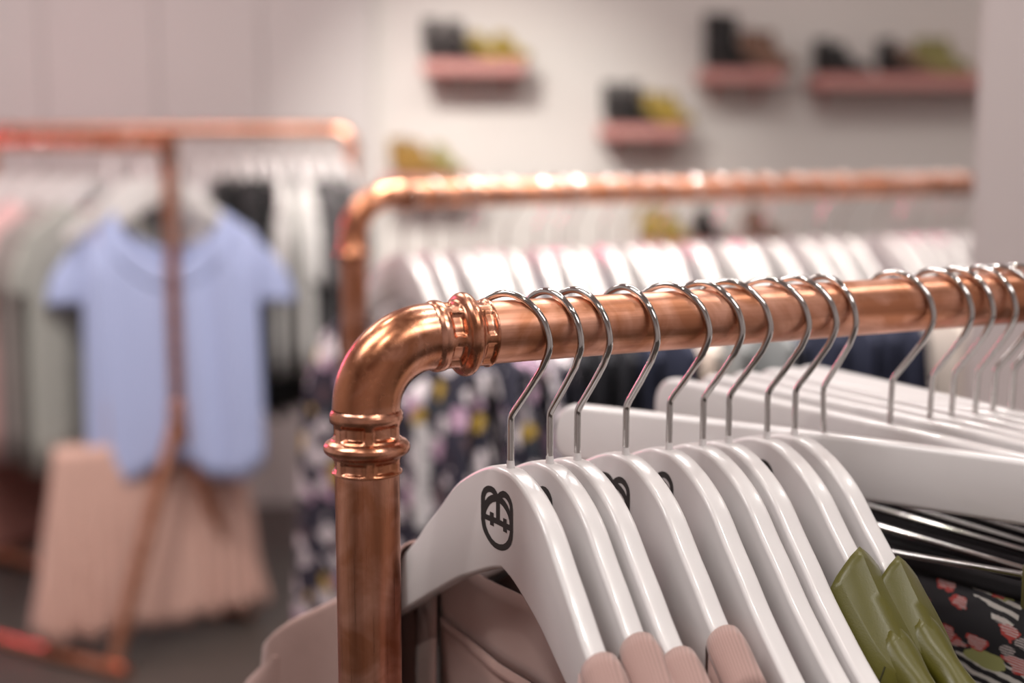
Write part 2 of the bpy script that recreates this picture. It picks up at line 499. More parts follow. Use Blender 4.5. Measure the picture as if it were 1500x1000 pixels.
# ------------------------------------------------------------------ hanger profile
TOP = [(0, -.0848), (.010, -.0850), (.022, -.0880), (.040, -.0955), (.060, -.1075), (.080, -.1265), (.096, -.1410), (.112, -.1565), (.130, -.1715), (.150, -.1870), (.180, -.2070), (.207, -.2225)]
BOT = [(0, -.1484), (.015, -.1525), (.037, -.1615), (.058, -.1705), (.080, -.1830), (.100, -.1945), (.127, -.2105), (.150, -.2235), (.180, -.2390), (.207, -.2500)]
def interp(T, s):
    s = abs(s)
    if s >= T[-1][0]:
        (a, b), (c, e) = T[-2], T[-1]
        return e + (s - c) * (e - b) / (c - a)
    for (a, b), (c, e) in zip(T[:-1], T[1:]):
        if a <= s <= c: return b + (e - b) * (s - a) / (c - a)
def smooth_T(T, n=40):
    pts = smooth_path([(a, b, 0) for a, b in ([(-T[1][0], T[1][1])] + T)], 8)
    return [(p.x, p.y) for p in pts if p.x >= -1e-6]
TOPS = smooth_T(TOP)
BOTS = [(0, BOT[0][1])] + [(p.x, p.y) for p in smooth_path([(a, b, 0) for a, b in BOT], 6)][1:]
def top(s): return interp(TOPS, s)
def bot(s): return interp(BOTS, s)
BOW, BOWL = R(6), .05
def plan(s, bend=0, bstart=.2, blen=.06):
    """plan position of arc length s: the arms bow gently towards the logo side (-Y)"""
    a = abs(s)
    x = y = 0.0
    n = 24; ds = a / n
    for i in range(n):
        q = (i + .5) * ds
        h = BOW * min(q / BOWL, 1)
        if bend and q > bstart: h += bend * min((q - bstart) / blen, 1)
        x += cos(h) * ds; y -= sin(h) * ds
    return (x if s >= 0 else -x), y

T_H = .0135
def hanger_body(name, mat, parent, N=72, seg=3):
    ss = [-.207 + .414 * i / N for i in range(N + 1)]
    vs = []; rows = 0
    nsec = 4 * (seg + 1)
    for s in ss:
        e = min(1, (.207 - abs(s)) / .012)
        e = math.sqrt(max(0, 1 - (1 - e) ** 2))
        zt, zb = top(s), bot(s)
        mid = (zt + zb) / 2; h = (zt - zb) / 2 * (.35 + .65 * e); wd = T_H / 2 * (.3 + .7 * e)
        x, y = plan(s)
        # normal in plan
        hd = BOW * min(abs(s) / BOWL, 1)
        nx, ny = (sin(hd) * (1 if s >= 0 else -1), cos(hd))
        rb = min(.0030, h * .9, wd * .8)
        for q, (sy, sz) in enumerate(((1, 1), (-1, 1), (-1, -1), (1, -1))):
            for k in range(seg + 1):
                a = (pi / 2) * (k / seg) + q * pi / 2
                oy = sy * (wd - rb) + rb * cos(a); oz = sz * (h - rb) + rb * sin(a)
                vs.append((x + nx * oy, y + ny * oy, mid + oz))
        rows += 1
    fs = grid_faces(rows, nsec, True)
    fs.append(tuple(range(nsec))[::-1]); fs.append(tuple(range((rows - 1) * nsec, rows * nsec)))
    return mesh(name, vs, fs, mat, parent)

HOOK = [(-.0262, -.013), (-.0278, -.006), (-.0272, .003), (-.0228, .0125), (-.0150, .0193), (-.0045, .0228), (.006, .0212), (.0150, .0158), (.0222, .0078), (.0262, -.0028), (.0258, -.0110), (.0218, -.0210), (.0126, -.0350), (.0030, -.0485), (.0004, -.0530), (0, -.058), (0, -.072), (0, -.0925)]
def hook_mesh(name, parent, rot, lean=0, n=12, sub=5, neck=-.058, mat='chrome'):
    pts = smooth_path([(a, 0, b) for a, b in HOOK[:12]], sub)[:-1] + smooth_path([(a, 0, b) for a, b in HOOK[11:14]], 3)[:-1] + smooth_path([(a, 0, b) for a, b in HOOK[13:16]], 3)[:-1] + [Vector((a, 0, b)) for a, b in HOOK[15:]]
    if lean:
        pts = [Vector((p.x + (lean * (neck - p.z) if p.z < neck else 0), 0, p.z)) for p in pts]
    o = tube(name, pts, .0022, M[mat], parent, n)
    # rounded start tip: small sphere ring
    o.rotation_euler = (0, 0, rot)
    return o

LOGO = {
'outer': [(-26.1, -107.6), (-25.0, -104.6), (-22.6, -101.6), (-19.5, -99.8), (-16.3, -98.7), (-12.5, -98.3), (-8.7, -98.7), (-5.9, -100.0), (-4.2, -101.5), (-1.3, -99.5), (3.1, -97.8), (7.2, -97.7), (10.8, -98.7), (13.7, -100.8), (15.7, -103.2), (16.6, -106.9), (16.7, -113.7), (16.7, -120.5), (16.0, -125.5), (13.7, -129.5), (10.1, -132.6), (6.0, -134.8), (1.6, -136.2), (-3.5, -136.9), (-8.6, -136.8), (-13.2, -135.7), (-17.2, -133.8), (-20.7, -131.5), (-23.5, -128.9), (-25.1, -125.8), (-26.1, -122.5), (-26.2, -115.4)],
'ear_a': [(-21.0, -109.5), (-20.8, -107.2), (-19.5, -104.9), (-17.7, -103.4), (-15.3, -102.6), (-12.5, -102.4), (-9.9, -103.0), (-13.5, -104.3), (-17.0, -106.1)],
'ear_b': [(2.0, -102.6), (5.3, -101.8), (7.8, -102.3), (10.5, -103.6), (12.1, -105.4), (12.7, -108.7), (10.0, -106.1), (6.2, -104.0)],
'fore_a': [(-19.9, -117.7), (-19.2, -115.6), (-17.0, -112.7), (-14.2, -110.1), (-10.6, -108.1), (-6.4, -106.8), (-6.4, -117.3), (-9.5, -117.3), (-9.5, -114.9), (-14.7, -114.9), (-14.7, -117.6)],
'fore_b': [(-1.3, -106.8), (2.4, -107.6), (6.8, -109.6), (9.7, -111.9), (11.6, -114.6), (11.9, -117.3), (7.9, -117.3), (7.9, -114.9), (3.1, -114.9), (3.1, -117.3), (-1.3, -117.3)],
'chin': [(-20.9, -121.3), (-19.7, -125.3), (-16.4, -129.1), (-11.7, -131.8), (-6.9, -133.0), (-2.1, -132.9), (3.0, -131.7), (6.7, -129.8), (9.7, -127.1), (11.6, -123.8), (12.5, -121.0), (8.2, -121.0), (8.2, -123.4), (3.1, -123.4), (3.1, -121.0), (-9.3, -121.0), (-9.3, -123.4), (-14.4, -123.4), (-14.4, -121.2)]}
def logo_mesh(parent):
    cu = bpy.data.curves.new('emblem', 'CURVE'); cu.dimensions = '2D'; cu.fill_mode = 'BOTH'
    for k, pts in LOGO.items():
        sp = cu.splines.new('POLY'); sp.points.add(len(pts) - 1); sp.use_cyclic_u = True
        for i, (a, b) in enumerate(pts): sp.points[i].co = (a / 1000, b / 1000, 0, 1)
    ob = bpy.data.objects.new('emblem_outline', cu); col.objects.link(ob)
    dg = bpy.context.evaluated_depsgraph_get()
    me = bpy.data.meshes.new_from_object(ob.evaluated_get(dg))
    bpy.data.objects.remove(ob)
    bm = bmesh.new(); bm.from_mesh(me)
    bmesh.ops.triangulate(bm, faces=bm.faces)
    for _ in range(2):
        bmesh.ops.subdivide_edges(bm, edges=[e for e in bm.edges if e.calc_length() > .004], cuts=1)
        bmesh.ops.triangulate(bm, faces=bm.faces)
    for v in bm.verts:
        s, z = v.co.x, v.co.y
        x, y = plan(s)
        hd = BOW * min(abs(s) / BOWL, 1)
        o = T_H / 2 + .00018
        v.co = Vector((x - sin(hd) * (1 if s >= 0 else -1) * o, y - cos(hd) * o, z))
    bm.to_mesh(me); bm.free()
    me.materials.clear(); me.materials.append(M['logo'])
    o = bpy.data.objects.new('printed_emblem', me); col.objects.link(o); o.parent = parent
    o['label'] = 'black round face emblem with two ears and cross eyes'
    return o

# ---- the first shirt hanger and its copies
def make_hanger():
    root = empty('wooden_hanger')
    b = hanger_body('hanger_body', M['white_gloss'], root)
    logo_mesh(b)
    # ferrule where the wire enters
    vs, fs = tube_data([(0, 0, -.0800), (0, 0, -.0838), (0, 0, -.0875)], .003, 14, True, [.0023, .0026, .0032])
    mesh('neck_collar', vs, fs, M['white_gloss'], root)
    return root
proto = make_hanger()

ORD = ['first', 'second', 'third', 'fourth', 'fifth', 'sixth', 'seventh', 'eighth', 'ninth', 'tenth', 'eleventh', 'twelfth', 'thirteenth', 'fourteenth', 'fifteenth', 'sixteenth', 'seventeenth', 'eighteenth', 'nineteenth', 'twentieth', 'twenty-first', 'twenty-second', 'twenty-third', 'twenty-fourth', 'twenty-fifth', 'twenty-sixth']
BODY_AZ = R(-62)
#  px of shank, hook azimuth (deg), label tail
front = [(748, -28, 'nearest the copper elbow, its whole face emblem showing'),
         (806, -47, 'second from the copper elbow, sliver of emblem showing'),
         (847, -46, 'third from the copper elbow, no emblem in sight'),
         (919, -50, 'fourth from the copper elbow, right half of emblem showing'),
         (983, -30, 'fifth from the copper elbow, no shirt on its bare arm'),
         (1033, -34, 'sixth from the copper elbow, emblem corner barely showing'),
         (1071, -25, 'seventh from the copper elbow, between two emblem hangers'),
         (1128, -27, 'eighth from the copper elbow, carrying the nearer olive satin top'),
         (1169, -29, 'ninth from the copper elbow, carrying the farther olive satin top')]
HANG = []
shirt_hangers = [proto] + [copy_tree(proto) for _ in front[1:]]
for i, (px, haz, tail) in enumerate(front):
    o = shirt_hangers[i]
    P = bar_point(px, C1, D1)
    baz = BODY_AZ + R([0, 0, .5, 0, -.5, .5, 0, 1, 2][i])
    o.location = P
    o.rotation_euler = (0, 0, baz)
    hook_mesh('hook', o, R(haz) - baz, 0)
    tag(o, 'glossy white wooden hanger ' + tail, 'hanger', 'white shirt hangers on the near rail')
    HANG.append((o, P, baz))

# ------------------------------------------------------------------ flat skirt hangers
def rrect_section(hw, hh, rb, seg=3):
    out = []
    for q, (sy, sz) in enumerate(((1, 1), (-1, 1), (-1, -1), (1, -1))):
        for k in range(seg + 1):
            a = (pi / 2) * (k / seg) + q * pi / 2
            out.append((sy * (hw - rb) + rb * cos(a), sz * (hh - rb) + rb * sin(a)))
    return out
FT, FH, FL = .014, .043, .232
def flat_top(s): return -.0848 - .002 * min(1, abs(s) / FL) ** 1.5
def make_flat_hanger(L=FL):
    root = empty('skirt_hanger')
    N = 48; vs = []; rows = 0
    for i in range(N + 1):
        s = -L + 2 * L * i / N
        # finer steps at ends
        u = i / N; s = -L * cos(pi * u)
        dd = L - abs(s)
        rc = .018
        cut = rc - math.sqrt(max(0, rc * rc - (rc - min(dd, rc)) ** 2)) if dd < rc else 0
        zt = flat_top(s * FL / L) - cut; zb = flat_top(s * FL / L) - FH + cut * .5
        hh = max((zt - zb) / 2, .003); mid = (zt + zb) / 2
        for oy, oz in rrect_section(FT / 2, hh, min(.004, hh * .9)): vs.append((s, oy, mid + oz))
        rows += 1
    fs = grid_faces(rows, 16, True); fs.append(tuple(range(16))[::-1]); fs.append(tuple(range((rows - 1) * 16, rows * 16)))
    mesh('hanger_body', vs, fs, M['white_gloss'], root)
    zr = -.0848 - FH - .034
    w_ = L - .035
    pts = smooth_path([(-w_ - .004, 0, -.0848 - FH + .004), (-w_ - .004, 0, zr + .01), (-w_ + .004, 0, zr), (-w_ + .03, 0, zr)], 5) + smooth_path([(w_ - .03, 0, zr), (w_ - .004, 0, zr), (w_ + .004, 0, zr + .01), (w_ + .004, 0, -.0848 - FH + .004)], 5)
    tube('rod', pts, .0022, M['chrome'], root, 10)
    for sx in (-1, 1):
        a = box_data(sx * (w_ - .035), -.005, zr - .006, .022, .003, .030, .001)
        b = box_data(sx * (w_ - .035), .005, zr - .006, .022, .003, .030, .001)
        c = tube_data([(sx * (w_ - .035) - .012, 0, zr), (sx * (w_ - .035) + .012, 0, zr)], .0045, 10)
        V, F = join([a, b, c]); mesh('clip', V, F, M['chrome'], root)
    return root
flat = [(1210, -48, -35, .05, 'its arm reaching far left behind the emblem hangers'),
        (1314, -36, -52, 0, 'hook alone in the widest gap'),
        (1373, -44, -53, 0, 'first of the hook trio past the gap'),
        (1405, -46, -56, 0, 'middle of the hook trio past the gap'),
        (1440, -50, -58, 0, 'last of the hook trio past the gap'),
        (1466, -22, -58, 0, 'second from the right edge'),
        (1493, -22, -59, 0, 'at the very right edge')]
fproto = make_flat_hanger()
FLAT = []
flat_hangers = [fproto] + [copy_tree(fproto) for _ in flat[1:]]
for i, (px, haz, baz, lean, tail) in enumerate(flat):
    o = flat_hangers[i]
    P = bar_point(px, C1, D1); o.location = P; o.rotation_euler = (0, R(0 if i == 0 else 1.6), R(baz))
    if i == 0: o.scale = (.93, 1, 1)
    hook_mesh('hook', o, R(haz - baz), lean)
    tag(o, 'flat white skirt hanger with chrome rod, ' + tail, 'hanger', 'flat skirt hangers on the near rail')
    FLAT.append((o, P, R(baz)))

# ------------------------------------------------------------------ garments
def fold_noise(seed):
    rnd = random.Random(seed)
    ws = [(rnd.uniform(18, 90), rnd.uniform(0, 6.28), rnd.uniform(.3, 1)) for _ in range(5)]
    return lambda s, z: sum(a * sin(k * s + p + z * 3) for k, p, a in ws) / 2.6

def garment(name, mats, hl=.13, Ls=.26, hem=-.75, df=.5, db=.03, spread=.014, amp=.006, flare=.0, collar=.032, sleeve=None, seed=1, cols=44, rows=14,
            tfun=top, bend=0, thick=.0012, hemwave=0, bendside=0, waist=None, yscale=1.0, w0=.0098, lift=.0028, qf=.45, qb=.6, peak=0, edge_seam=False):
    """shirt-like garment in hanger coordinates (x along the arms, -y logo side).  mats = dict(body, collar, lower)"""
    fn = fold_noise(seed)
    root = empty(name)
    hl2 = hl + (collar if collar else 0)
    def pl(s):
        b_ = bend if (bendside == 0 or bendside * s > 0) else 0
        return plan(s, b_, .19, .05)
    def ztop(s):
        a = abs(s)
        z = tfun(min(a, .2))
        if a > .2: z -= (a - .2) * .55 + max(0, a - Ls + .03) ** 2 * 8
        return z
    def yoff(s, z, side):
        e = max(0.0, 1 - (abs(s) / (Ls + .002)) ** 8) ** .5
        depth = max(0, ztop(s) - z)
        k = w0 + spread * min(1, depth / .12) ** .6
        return side * k * (.25 + .75 * e) * yscale + fn(s, z) * amp * min(1, depth / .10) * (1 if side < 0 else .8)
    def xfl(s, z):
        depth = max(0, ztop(s) - z)
        return 1 + flare * depth
    def neck(s, h, d, q):
        z0 = tfun(h)
        r = min(1, abs(s) / h)
        return z0 - d * (1 - r ** (1 / q)) ** q if r < 1 else z0
    def pt(s, z, side):
        x, y = pl(s)
        f = xfl(s, z)
        return (x * f, y + yoff(s, z, side), z)
    def hemz(s):
        return hem + (hemwave * sin(s * 23 + seed) if hemwave else 0) + .004 * sin(s * 60)
    V, F = [], []
    def add_grid(cols_):
        off = len(V); nc = len(cols_[0])
        for c in cols_: V.extend(c)
        F.extend(grid_faces(len(cols_), nc, False, off))
    def down(z0, z1, n):
        return [z0 + (z1 - z0) * (i / n) ** 1.25 for i in range(n + 1)]
    arcN = 8
    # wings: over the shoulders
    for sg in (-1, 1):
        cc = []
        nw = 12
        for i in range(nw + 1):
            s = sg * (hl2 + (Ls - hl2) * (i / nw))
            zt = ztop(s)
            c = []
            for z in down(zt - .004, hemz(s), rows)[::-1]: c.append(pt(s, z, -1))
            x, y = pl(s)
            wf = abs(yoff(s, zt - .004, -1))
            for k in range(1, arcN):
                a = pi * k / arcN
                rr = sin(a)
                lf = lift
                if peak:
                    rr = 1 - abs(cos(a)) ** 1.25
                    lf = lift + peak * (1 - i / nw) ** 1.5
                c.append((x, y - wf * cos(a), zt - .004 + (.004 + lf) * rr))
            for z in down(zt - .004, hemz(s), rows): c.append(pt(s, z, 1))
            cc.append(c)
        add_grid(cc)
    # centre panels under the neckline
    for side, d, q in ((-1, df, qf), (1, db, qb)):
        cc = []
        n = cols
        for i in range(n + 1):
            s = -hl2 * cos(pi * i / n)
            z0 = neck(s, hl2, d + (collar or 0), q)
            z0 = min(z0, tfun(hl2) - .004)
            cc.append([pt(s, z, side) for z in down(z0, hemz(s), rows)])
        add_grid(cc)
    lower_split = None
    body = mesh('body', V, F, mats['body'], root, weld=.0004)
    if waist is not None and 'lower' in mats:
        me = body.data; me.materials.append(mats['lower'])
        for p in me.polygons:
            if p.center.z < waist: p.material_index = 1
    md = body.modifiers.new('thickness', 'SOLIDIFY'); md.thickness = thick; md.offset = 0
    if edge_seam:
        for sg in (-1, 1):
            s_ = sg * (Ls - .010); zt = ztop(s_)
            tube('seam', [Vector(pt(s_, zt - .006 - .12 * k / 14, -1)) + Vector((0, -.0008, 0)) for k in range(15)], .0005, mats['seam'], body, 5)
            vs_, fs_ = [], []
            for i in range(13):
                q = sg * (Ls - .02 + .07 * i / 12); x, y = pl(q); z = tfun(min(abs(q), .2)) - max(0, abs(q) - .2) * .55
                for k in range(9):
                    a = pi * k / 8
                    vs_.append((x, y - .0115 * cos(a) * (1 + .15 * sin(i)), z - .016 + .0195 * sin(a) ** .6))
            mesh('strap', vs_, grid_faces(13, 9), mats['body'], root).modifiers.new('thickness', 'SOLIDIFY').thickness = .001
    if collar:
        V, F = [], []
        n = 40
        for side, d, q in ((-1, df, qf), (1, db, qb)):
            cc = []
            for i in range(n + 1):
                ph = pi * i / n
                row = []
                for j in range(6):
                    t = j / 5
                    h = hl + collar * t; dd = d + collar * t
                    s = -h * cos(ph)
                    z = min(neck(s, h, dd, q), tfun(h) - .004)
                    x, y = pl(s)
                    row.append((x, y + yoff(s, z, side) + side * .0009 * (1 + (t > .1)), z))
                cc.append(row)
            add_grid(cc)
        for sg in (-1, 1):
            cc = []
            for j in range(6):
                s = sg * (hl + collar * j / 5)
                x, y = pl(s); zt = tfun(s)
                wf = w0 + .0012 + .0016 * (j > 0)
                cc.append([(x, y - wf * cos(pi * k / 10), zt - .004 + (.0055 + lift + .001 * (j > 0)) * sin(pi * k / 10)) for k in range(11)])
            add_grid(cc)
        c = mesh('collar', V, F, mats.get('collar', mats['body']), root, weld=.0003)
        md = c.modifiers.new('thickness', 'SOLIDIFY'); md.thickness = thick * 1.2; md.offset = 0
        if 'seam' in mats:
            for side, d, q in ((-1, df, qf), (1, db, qb)):
                for dd_ in (collar + .002, collar + .007):
                    P_ = []
                    for i in range(41):
                        h = hl + dd_; s = -h * cos(pi * i / 40)
                        z = min(neck(s, h, d + dd_, q), tfun(h) - .004); x, y = pl(s)
                        P_.append((x, y + yoff(s, z, side) + side * .0010, z))
                        if side > 0 : pass
                    tube('seam', P_, .0007, mats['seam'], c, 6)
                if side > 0:
                    # inside face of the back neck shows the same seam
                    P_ = []
                    for i in range(41):
                        h = hl + collar + .004; s = -h * cos(pi * i / 40)
                        z = min(neck(s, h, d + collar + .004, q), tfun(h) - .004); x, y = pl(s)
                        P_.append((x, y + yoff(s, z, side) - .0016, z))
                    tube('seam', P_, .0011, mats['seam'], c, 6)
    if sleeve:
        sl_len, sl_w, out = sleeve
        for sg in (-1, 1):
            V, F = [], []
            n = 8
            x0, y0 = pl(sg * Ls)
            z0 = ztop(Ls)
            ax, ay = pl(sg * (Ls - .01)); dxv = Vector((x0 - ax, y0 - ay, 0)).normalized()
            rowsS = []
            for i in range(n + 1):
                t = i / n
                cx = x0 + dxv.x * (out * t ** .7 - .012); cy = y0 + dxv.y * (out * t ** .7 - .012)
                zc = z0 - sl_len * t - .004
                ring = []
                for k in range(18):
                    a = 2 * pi * k / 18
                    # flattened loop, wide along the arm direction, closing over the shoulder
                    wv = (.010 + sl_w * min(1, t * 2.2) ** .7) * .5
                    lx = wv * cos(a); ly = (.011 + .006 * t) * sin(a) + .003 * sin(3 * a + seed + t * 4) * t
                    rise = .5 * sl_w * min(1, t * 2.2) * (cos(a) * -.5 * (1 - t))
                    ring.append((cx + dxv.x * lx - dxv.y * ly, cy + dxv.y * lx + dxv.x * ly, zc + rise))
                V += ring
            F = grid_faces(n + 1, 18, True)
            F.append(tuple(range(18)))
            s_ = mesh('sleeve', V, F, mats.get('sleeve', mats['body']), root)
            md = s_.modifiers.new('thickness', 'SOLIDIFY'); md.thickness = thick; md.offset = 0
    return root

def place(g, P, az, label, cat, group=None, z=None):
    g.location = P if z is None else Vector((P.x, P.y, z))
    g.rotation_euler = (0, 0, az)
    tag(g, label, cat, group)
    return g

tm = dict(body=M['taupe'], collar=M['taupe_rib'], seam=M['thread'])
shirt_tail = ['on the hanger nearest the copper elbow, shoulder showing left of the post',
              'second from the copper elbow, ribbed neck edge folded over its hanger arm',
              'third from the copper elbow, rounded neck rib between two others',
              'fourth from the copper elbow, farthest rounded taupe neck rib']
for i in range(4):
    o, P, az = HANG[i]
    g = garment('t_shirt', tm, hl=[.124, .118, .128, .122][i], Ls=[.29, .25, .25, .25][i], hem=-.78, df=.62, db=.010, spread=[.012, .004, .004, .004][i], amp=[.006, .0025, .0025, .0025][i],
                sleeve=(.17, .10, .03) if i == 0 else (.16, .08, .01), seed=i + 3, bend=R(34) if i == 0 else 0, bendside=-1, qf=.2, qb=.5, lift=.004, w0=.0105)
    place(g, P, az, 'dusty taupe T-shirt ' + shirt_tail[i], 't-shirt', 'taupe T-shirts on the near rail')

# olive satin tops
om = dict(body=M['olive'], seam=M['olive_dark'])
for i, j in enumerate((7, 8)):
    o, P, az = HANG[j]
    g = garment('satin_top', om, hl=[.101, .108][i], Ls=[.158, .154][i], hem=-.7, df=.60, db=.3, spread=.036, amp=.016, collar=0, seed=20 + i, qf=.25, qb=.3, lift=.003, w0=.0125, peak=.009, edge_seam=True, cols=60, rows=24)
    place(g, P, az, ['olive green satin top on the eighth hanger, in front of the other olive top',
                     'olive green satin top on the ninth hanger, behind the other olive top'][i], 'top', 'olive satin tops')

# ------------------------------------------------------------------ skirts on the flat hangers
def skirt(label, P, az, seed, top_z, length, mats, hw=.15, flare=.25, group=None):
    fn = fold_noise(seed); root = empty('skirt')
    V, F = [], []
    n, r = 60, 14
    def ring(t, z, extra=0):
        out = []
        for k in range(n):
            a = 2 * pi * k / n
            x = hw * (1 + flare * t) * math.copysign(abs(cos(a)) ** .45, cos(a))
            y = (.006 + .022 * t + extra) * math.copysign(abs(sin(a)) ** .8, sin(a)) + fn(x, z) * .012 * t
            out.append((x, y, z))
        return out
    for i in range(r + 1):
        t = i / r; V += ring(t, top_z - .010 - (length - .010) * t)
    b = mesh('body', V, grid_faces(r + 1, n, True), mats[0], root)
    V = []
    for i in range(4): V += ring(0, top_z - .013 * i / 3, .0012)
    mesh('waistband', V, grid_faces(4, n, True), mats[1], root)
    for o in root.children:
        md = o.modifiers.new('thickness', 'SOLIDIFY'); md.thickness = .001
    place(root, P, az, label, 'skirt', group)
for i in range(1, 7):
    o, P, az = FLAT[i]
    tails = ['on the lone-hook hanger, nearest of the row', 'on the first hanger of the close trio', 'on the middle hanger of the close trio', 'on the last hanger of the close trio', 'second from the right edge', 'at the right edge']
    skirt('black skirt with leaf and red flower print ' + tails[i - 1], P, az, 40 + i, -.0848 - FH - .034 - (.010 if i == 1 else .006), .55, (M['leaf_print'], M['waistband']), group='printed skirts on the near rail')

# ------------------------------------------------------------------ second rail
C2 = at(517, 287, 2.06)
rail('second copper clothes rail, blurred, behind the near rail with many glinting hooks', 'clothes rail', C2, AZ, 1.75, RP, .060, .038, detail=False)
D2 = D1
px2 = [590, 629, 667, 690, 712, 740, 787, 818, 838, 884, 912, 940, 968, 1012, 1050, 1085, 1120, 1165, 1200, 1232, 1290, 1318, 1345, 1375, 1402]
def style(i):
    if i < 6: return 'floral'
    if i < 9: return 'black'
    if i < 11: return 'navy'
    if i < 13: return 'cream'
    if i < 15: return 'grey'
    if i < 20: return 'navy'
    return 'cream'
DESC = dict(floral='navy, white and mustard floral dress', black='black dress', navy='navy dress', cream='cream blouse', grey='grey blouse')
protos2 = {}
def get_style(st, seed):
    key = (st)
    if key not in protos2:
        if st == 'floral': g = garment('dress', dict(body=M['floral']), hl=.150, Ls=.225, hem=-1.0, df=.10, db=.06, spread=.03, amp=.012, flare=1.0, collar=0, seed=5, cols=24, rows=12)
        else:
            rgb = dict(black=(34, 34, 42), navy=(40, 44, 66), cream=(220, 208, 200), grey=(132, 134, 136))[st]
            g = garment('dress' if st in ('black', 'navy') else 'blouse', dict(body=cloth(st + '_cloth', rgb)), hl=.155, Ls=.22, hem=-.9 if st in ('black', 'navy') else -.6, df=.10, db=.05, spread=.02, amp=.008, flare=.15, collar=0, seed=len(protos2) + 9, cols=24, rows=10)
        protos2[key] = g
        return g
    return copy_tree(protos2[key])
# body mesh shared, hooks of their own
far_proto = None
def far_hanger():
    global far_proto
    if far_proto is None:
        far_proto = empty('wooden_hanger')
        hanger_body('hanger_body', M['white_gloss'], far_proto, 40, 2)
        hook_mesh('hook', far_proto, R(22), 0, 8, 3, mat='chrome_far')
        return far_proto
    return copy_tree(far_proto)
rnd = random.Random(5)
cnt = {}
for i, px in enumerate(px2):
    P = bar_point(px, C2, D2)
    az = R(-63 + rnd.uniform(-6, 6)) if i else R(-56)
    h = far_hanger(); h.location = P; h.rotation_euler = (0, 0, az)
    for ch in h.children:
        if ch.name.startswith('hook'): ch.rotation_euler = (0, 0, R(rnd.uniform(8, 34)))
    tag(h, 'white hanger on the second copper rail, %s from its left elbow' % ORD[i], 'hanger', 'white hangers on the second rail')
    st = style(i); cnt[st] = cnt.get(st, 0) + 1
    g = get_style(st, i)
    place(g, P, az, '%s on the second rail, hanging %s from its left elbow' % (DESC[st], ORD[i]), 'dress' if st in ('floral', 'black', 'navy') else 'blouse', 'garments on the second rail')

# paper tag hanging in front of the first floral dress
tp = at(640, 700, 1.93)
tg = empty('hang_tag', tp, R(-22))
vs, fs = box_data(0, 0, 0, .068, .0012, .150, .0005)
card = mesh('card', vs, fs, M['paper'], tg, False)
for k, (dz, wd) in enumerate(((.032, .040), (.018, .030), (-.004, .044), (-.016, .036), (-.028, .040))):
    box('print_line', (0, -.0009, dz), (wd, .0003, .004), M['tag_ink'], card)
tube('cord', smooth_path([(0, 0, .072), (.004, .01, .10), (.002, .03, .135)], 4), .0009, M['tag_ink'], tg, 6)
tag(tg, 'white paper swing tag with grey print in front of the floral dress', 'tag')

# ------------------------------------------------------------------ left trestle rail
def ground(px, py):
    r = ray(px, py); k = -CAM_H / r.z
    return Vector((0, 0, CAM_H)) + r * k
F0 = ground(165, 990); F1 = ground(366, 905)
mid = (F0 + F1) / 2
apx = Vector((mid.x, mid.y, .60)); 
TOPZ = at(272, 211, mid.y).z
dl = (F1 - F0).normalized(); dbar = Vector((-dl.y, dl.x, 0)).normalized()
tb = Vector((mid.x, mid.y, 0))
tr = empty('trestle_rail', tb)
tag(tr, 'copper clothes rail with splayed A-shaped legs in front of the blue blouse', 'clothes rail')
Lr = 1.35
for k in (0, Lr):
    o_ = dbar * k
    pipe('post', Vector((mid.x, mid.y, .62)) + o_, Vector((mid.x, mid.y, TOPZ)) + o_, .018, M['copper'], tr, tb, 20)
    for Fp in (F0, F1):
        pipe('leg', apx + o_ + Vector((0, 0, .03)), Vector((Fp.x, Fp.y, .015)) + o_, .018, M['copper'], tr, tb, 20)
    mesh('joint', *tube_data([apx + o_ + Vector((0, 0, a)) - tb for a in (-.03, -.02, .06, .07)], .02, 16, True, [.019, .024, .024, .019]), M['copper_fit'], tr)
    mesh('joint', *tube_data([Vector((mid.x, mid.y, TOPZ)) + o_ + Vector((0, 0, a)) - tb for a in (-.05, -.045, .018, .022)], .02, 16, True, [.019, .023, .023, .012]), M['copper_fit'], tr)
pipe('crossbar', Vector((mid.x, mid.y, TOPZ)), Vector((mid.x, mid.y, TOPZ)) + dbar * Lr, .018, M['copper_bar'], tr, tb, 24)
for Fp in (F0,):
    pipe('floor_strut', Vector((Fp.x, Fp.y, .019)) - dbar * .05, Vector((Fp.x, Fp.y, .019)) + dbar * Lr, .018, M['copper'], tr, tb, 20)
pipe('floor_strut', Vector((F1.x, F1.y, .019)), Vector((F1.x, F1.y, .019)) + dbar * Lr, .018, M['copper'], tr, tb, 20)

C3 = Vector((mid.x, mid.y, TOPZ))
AZG = math.atan2(-dl.y, -dl.x)
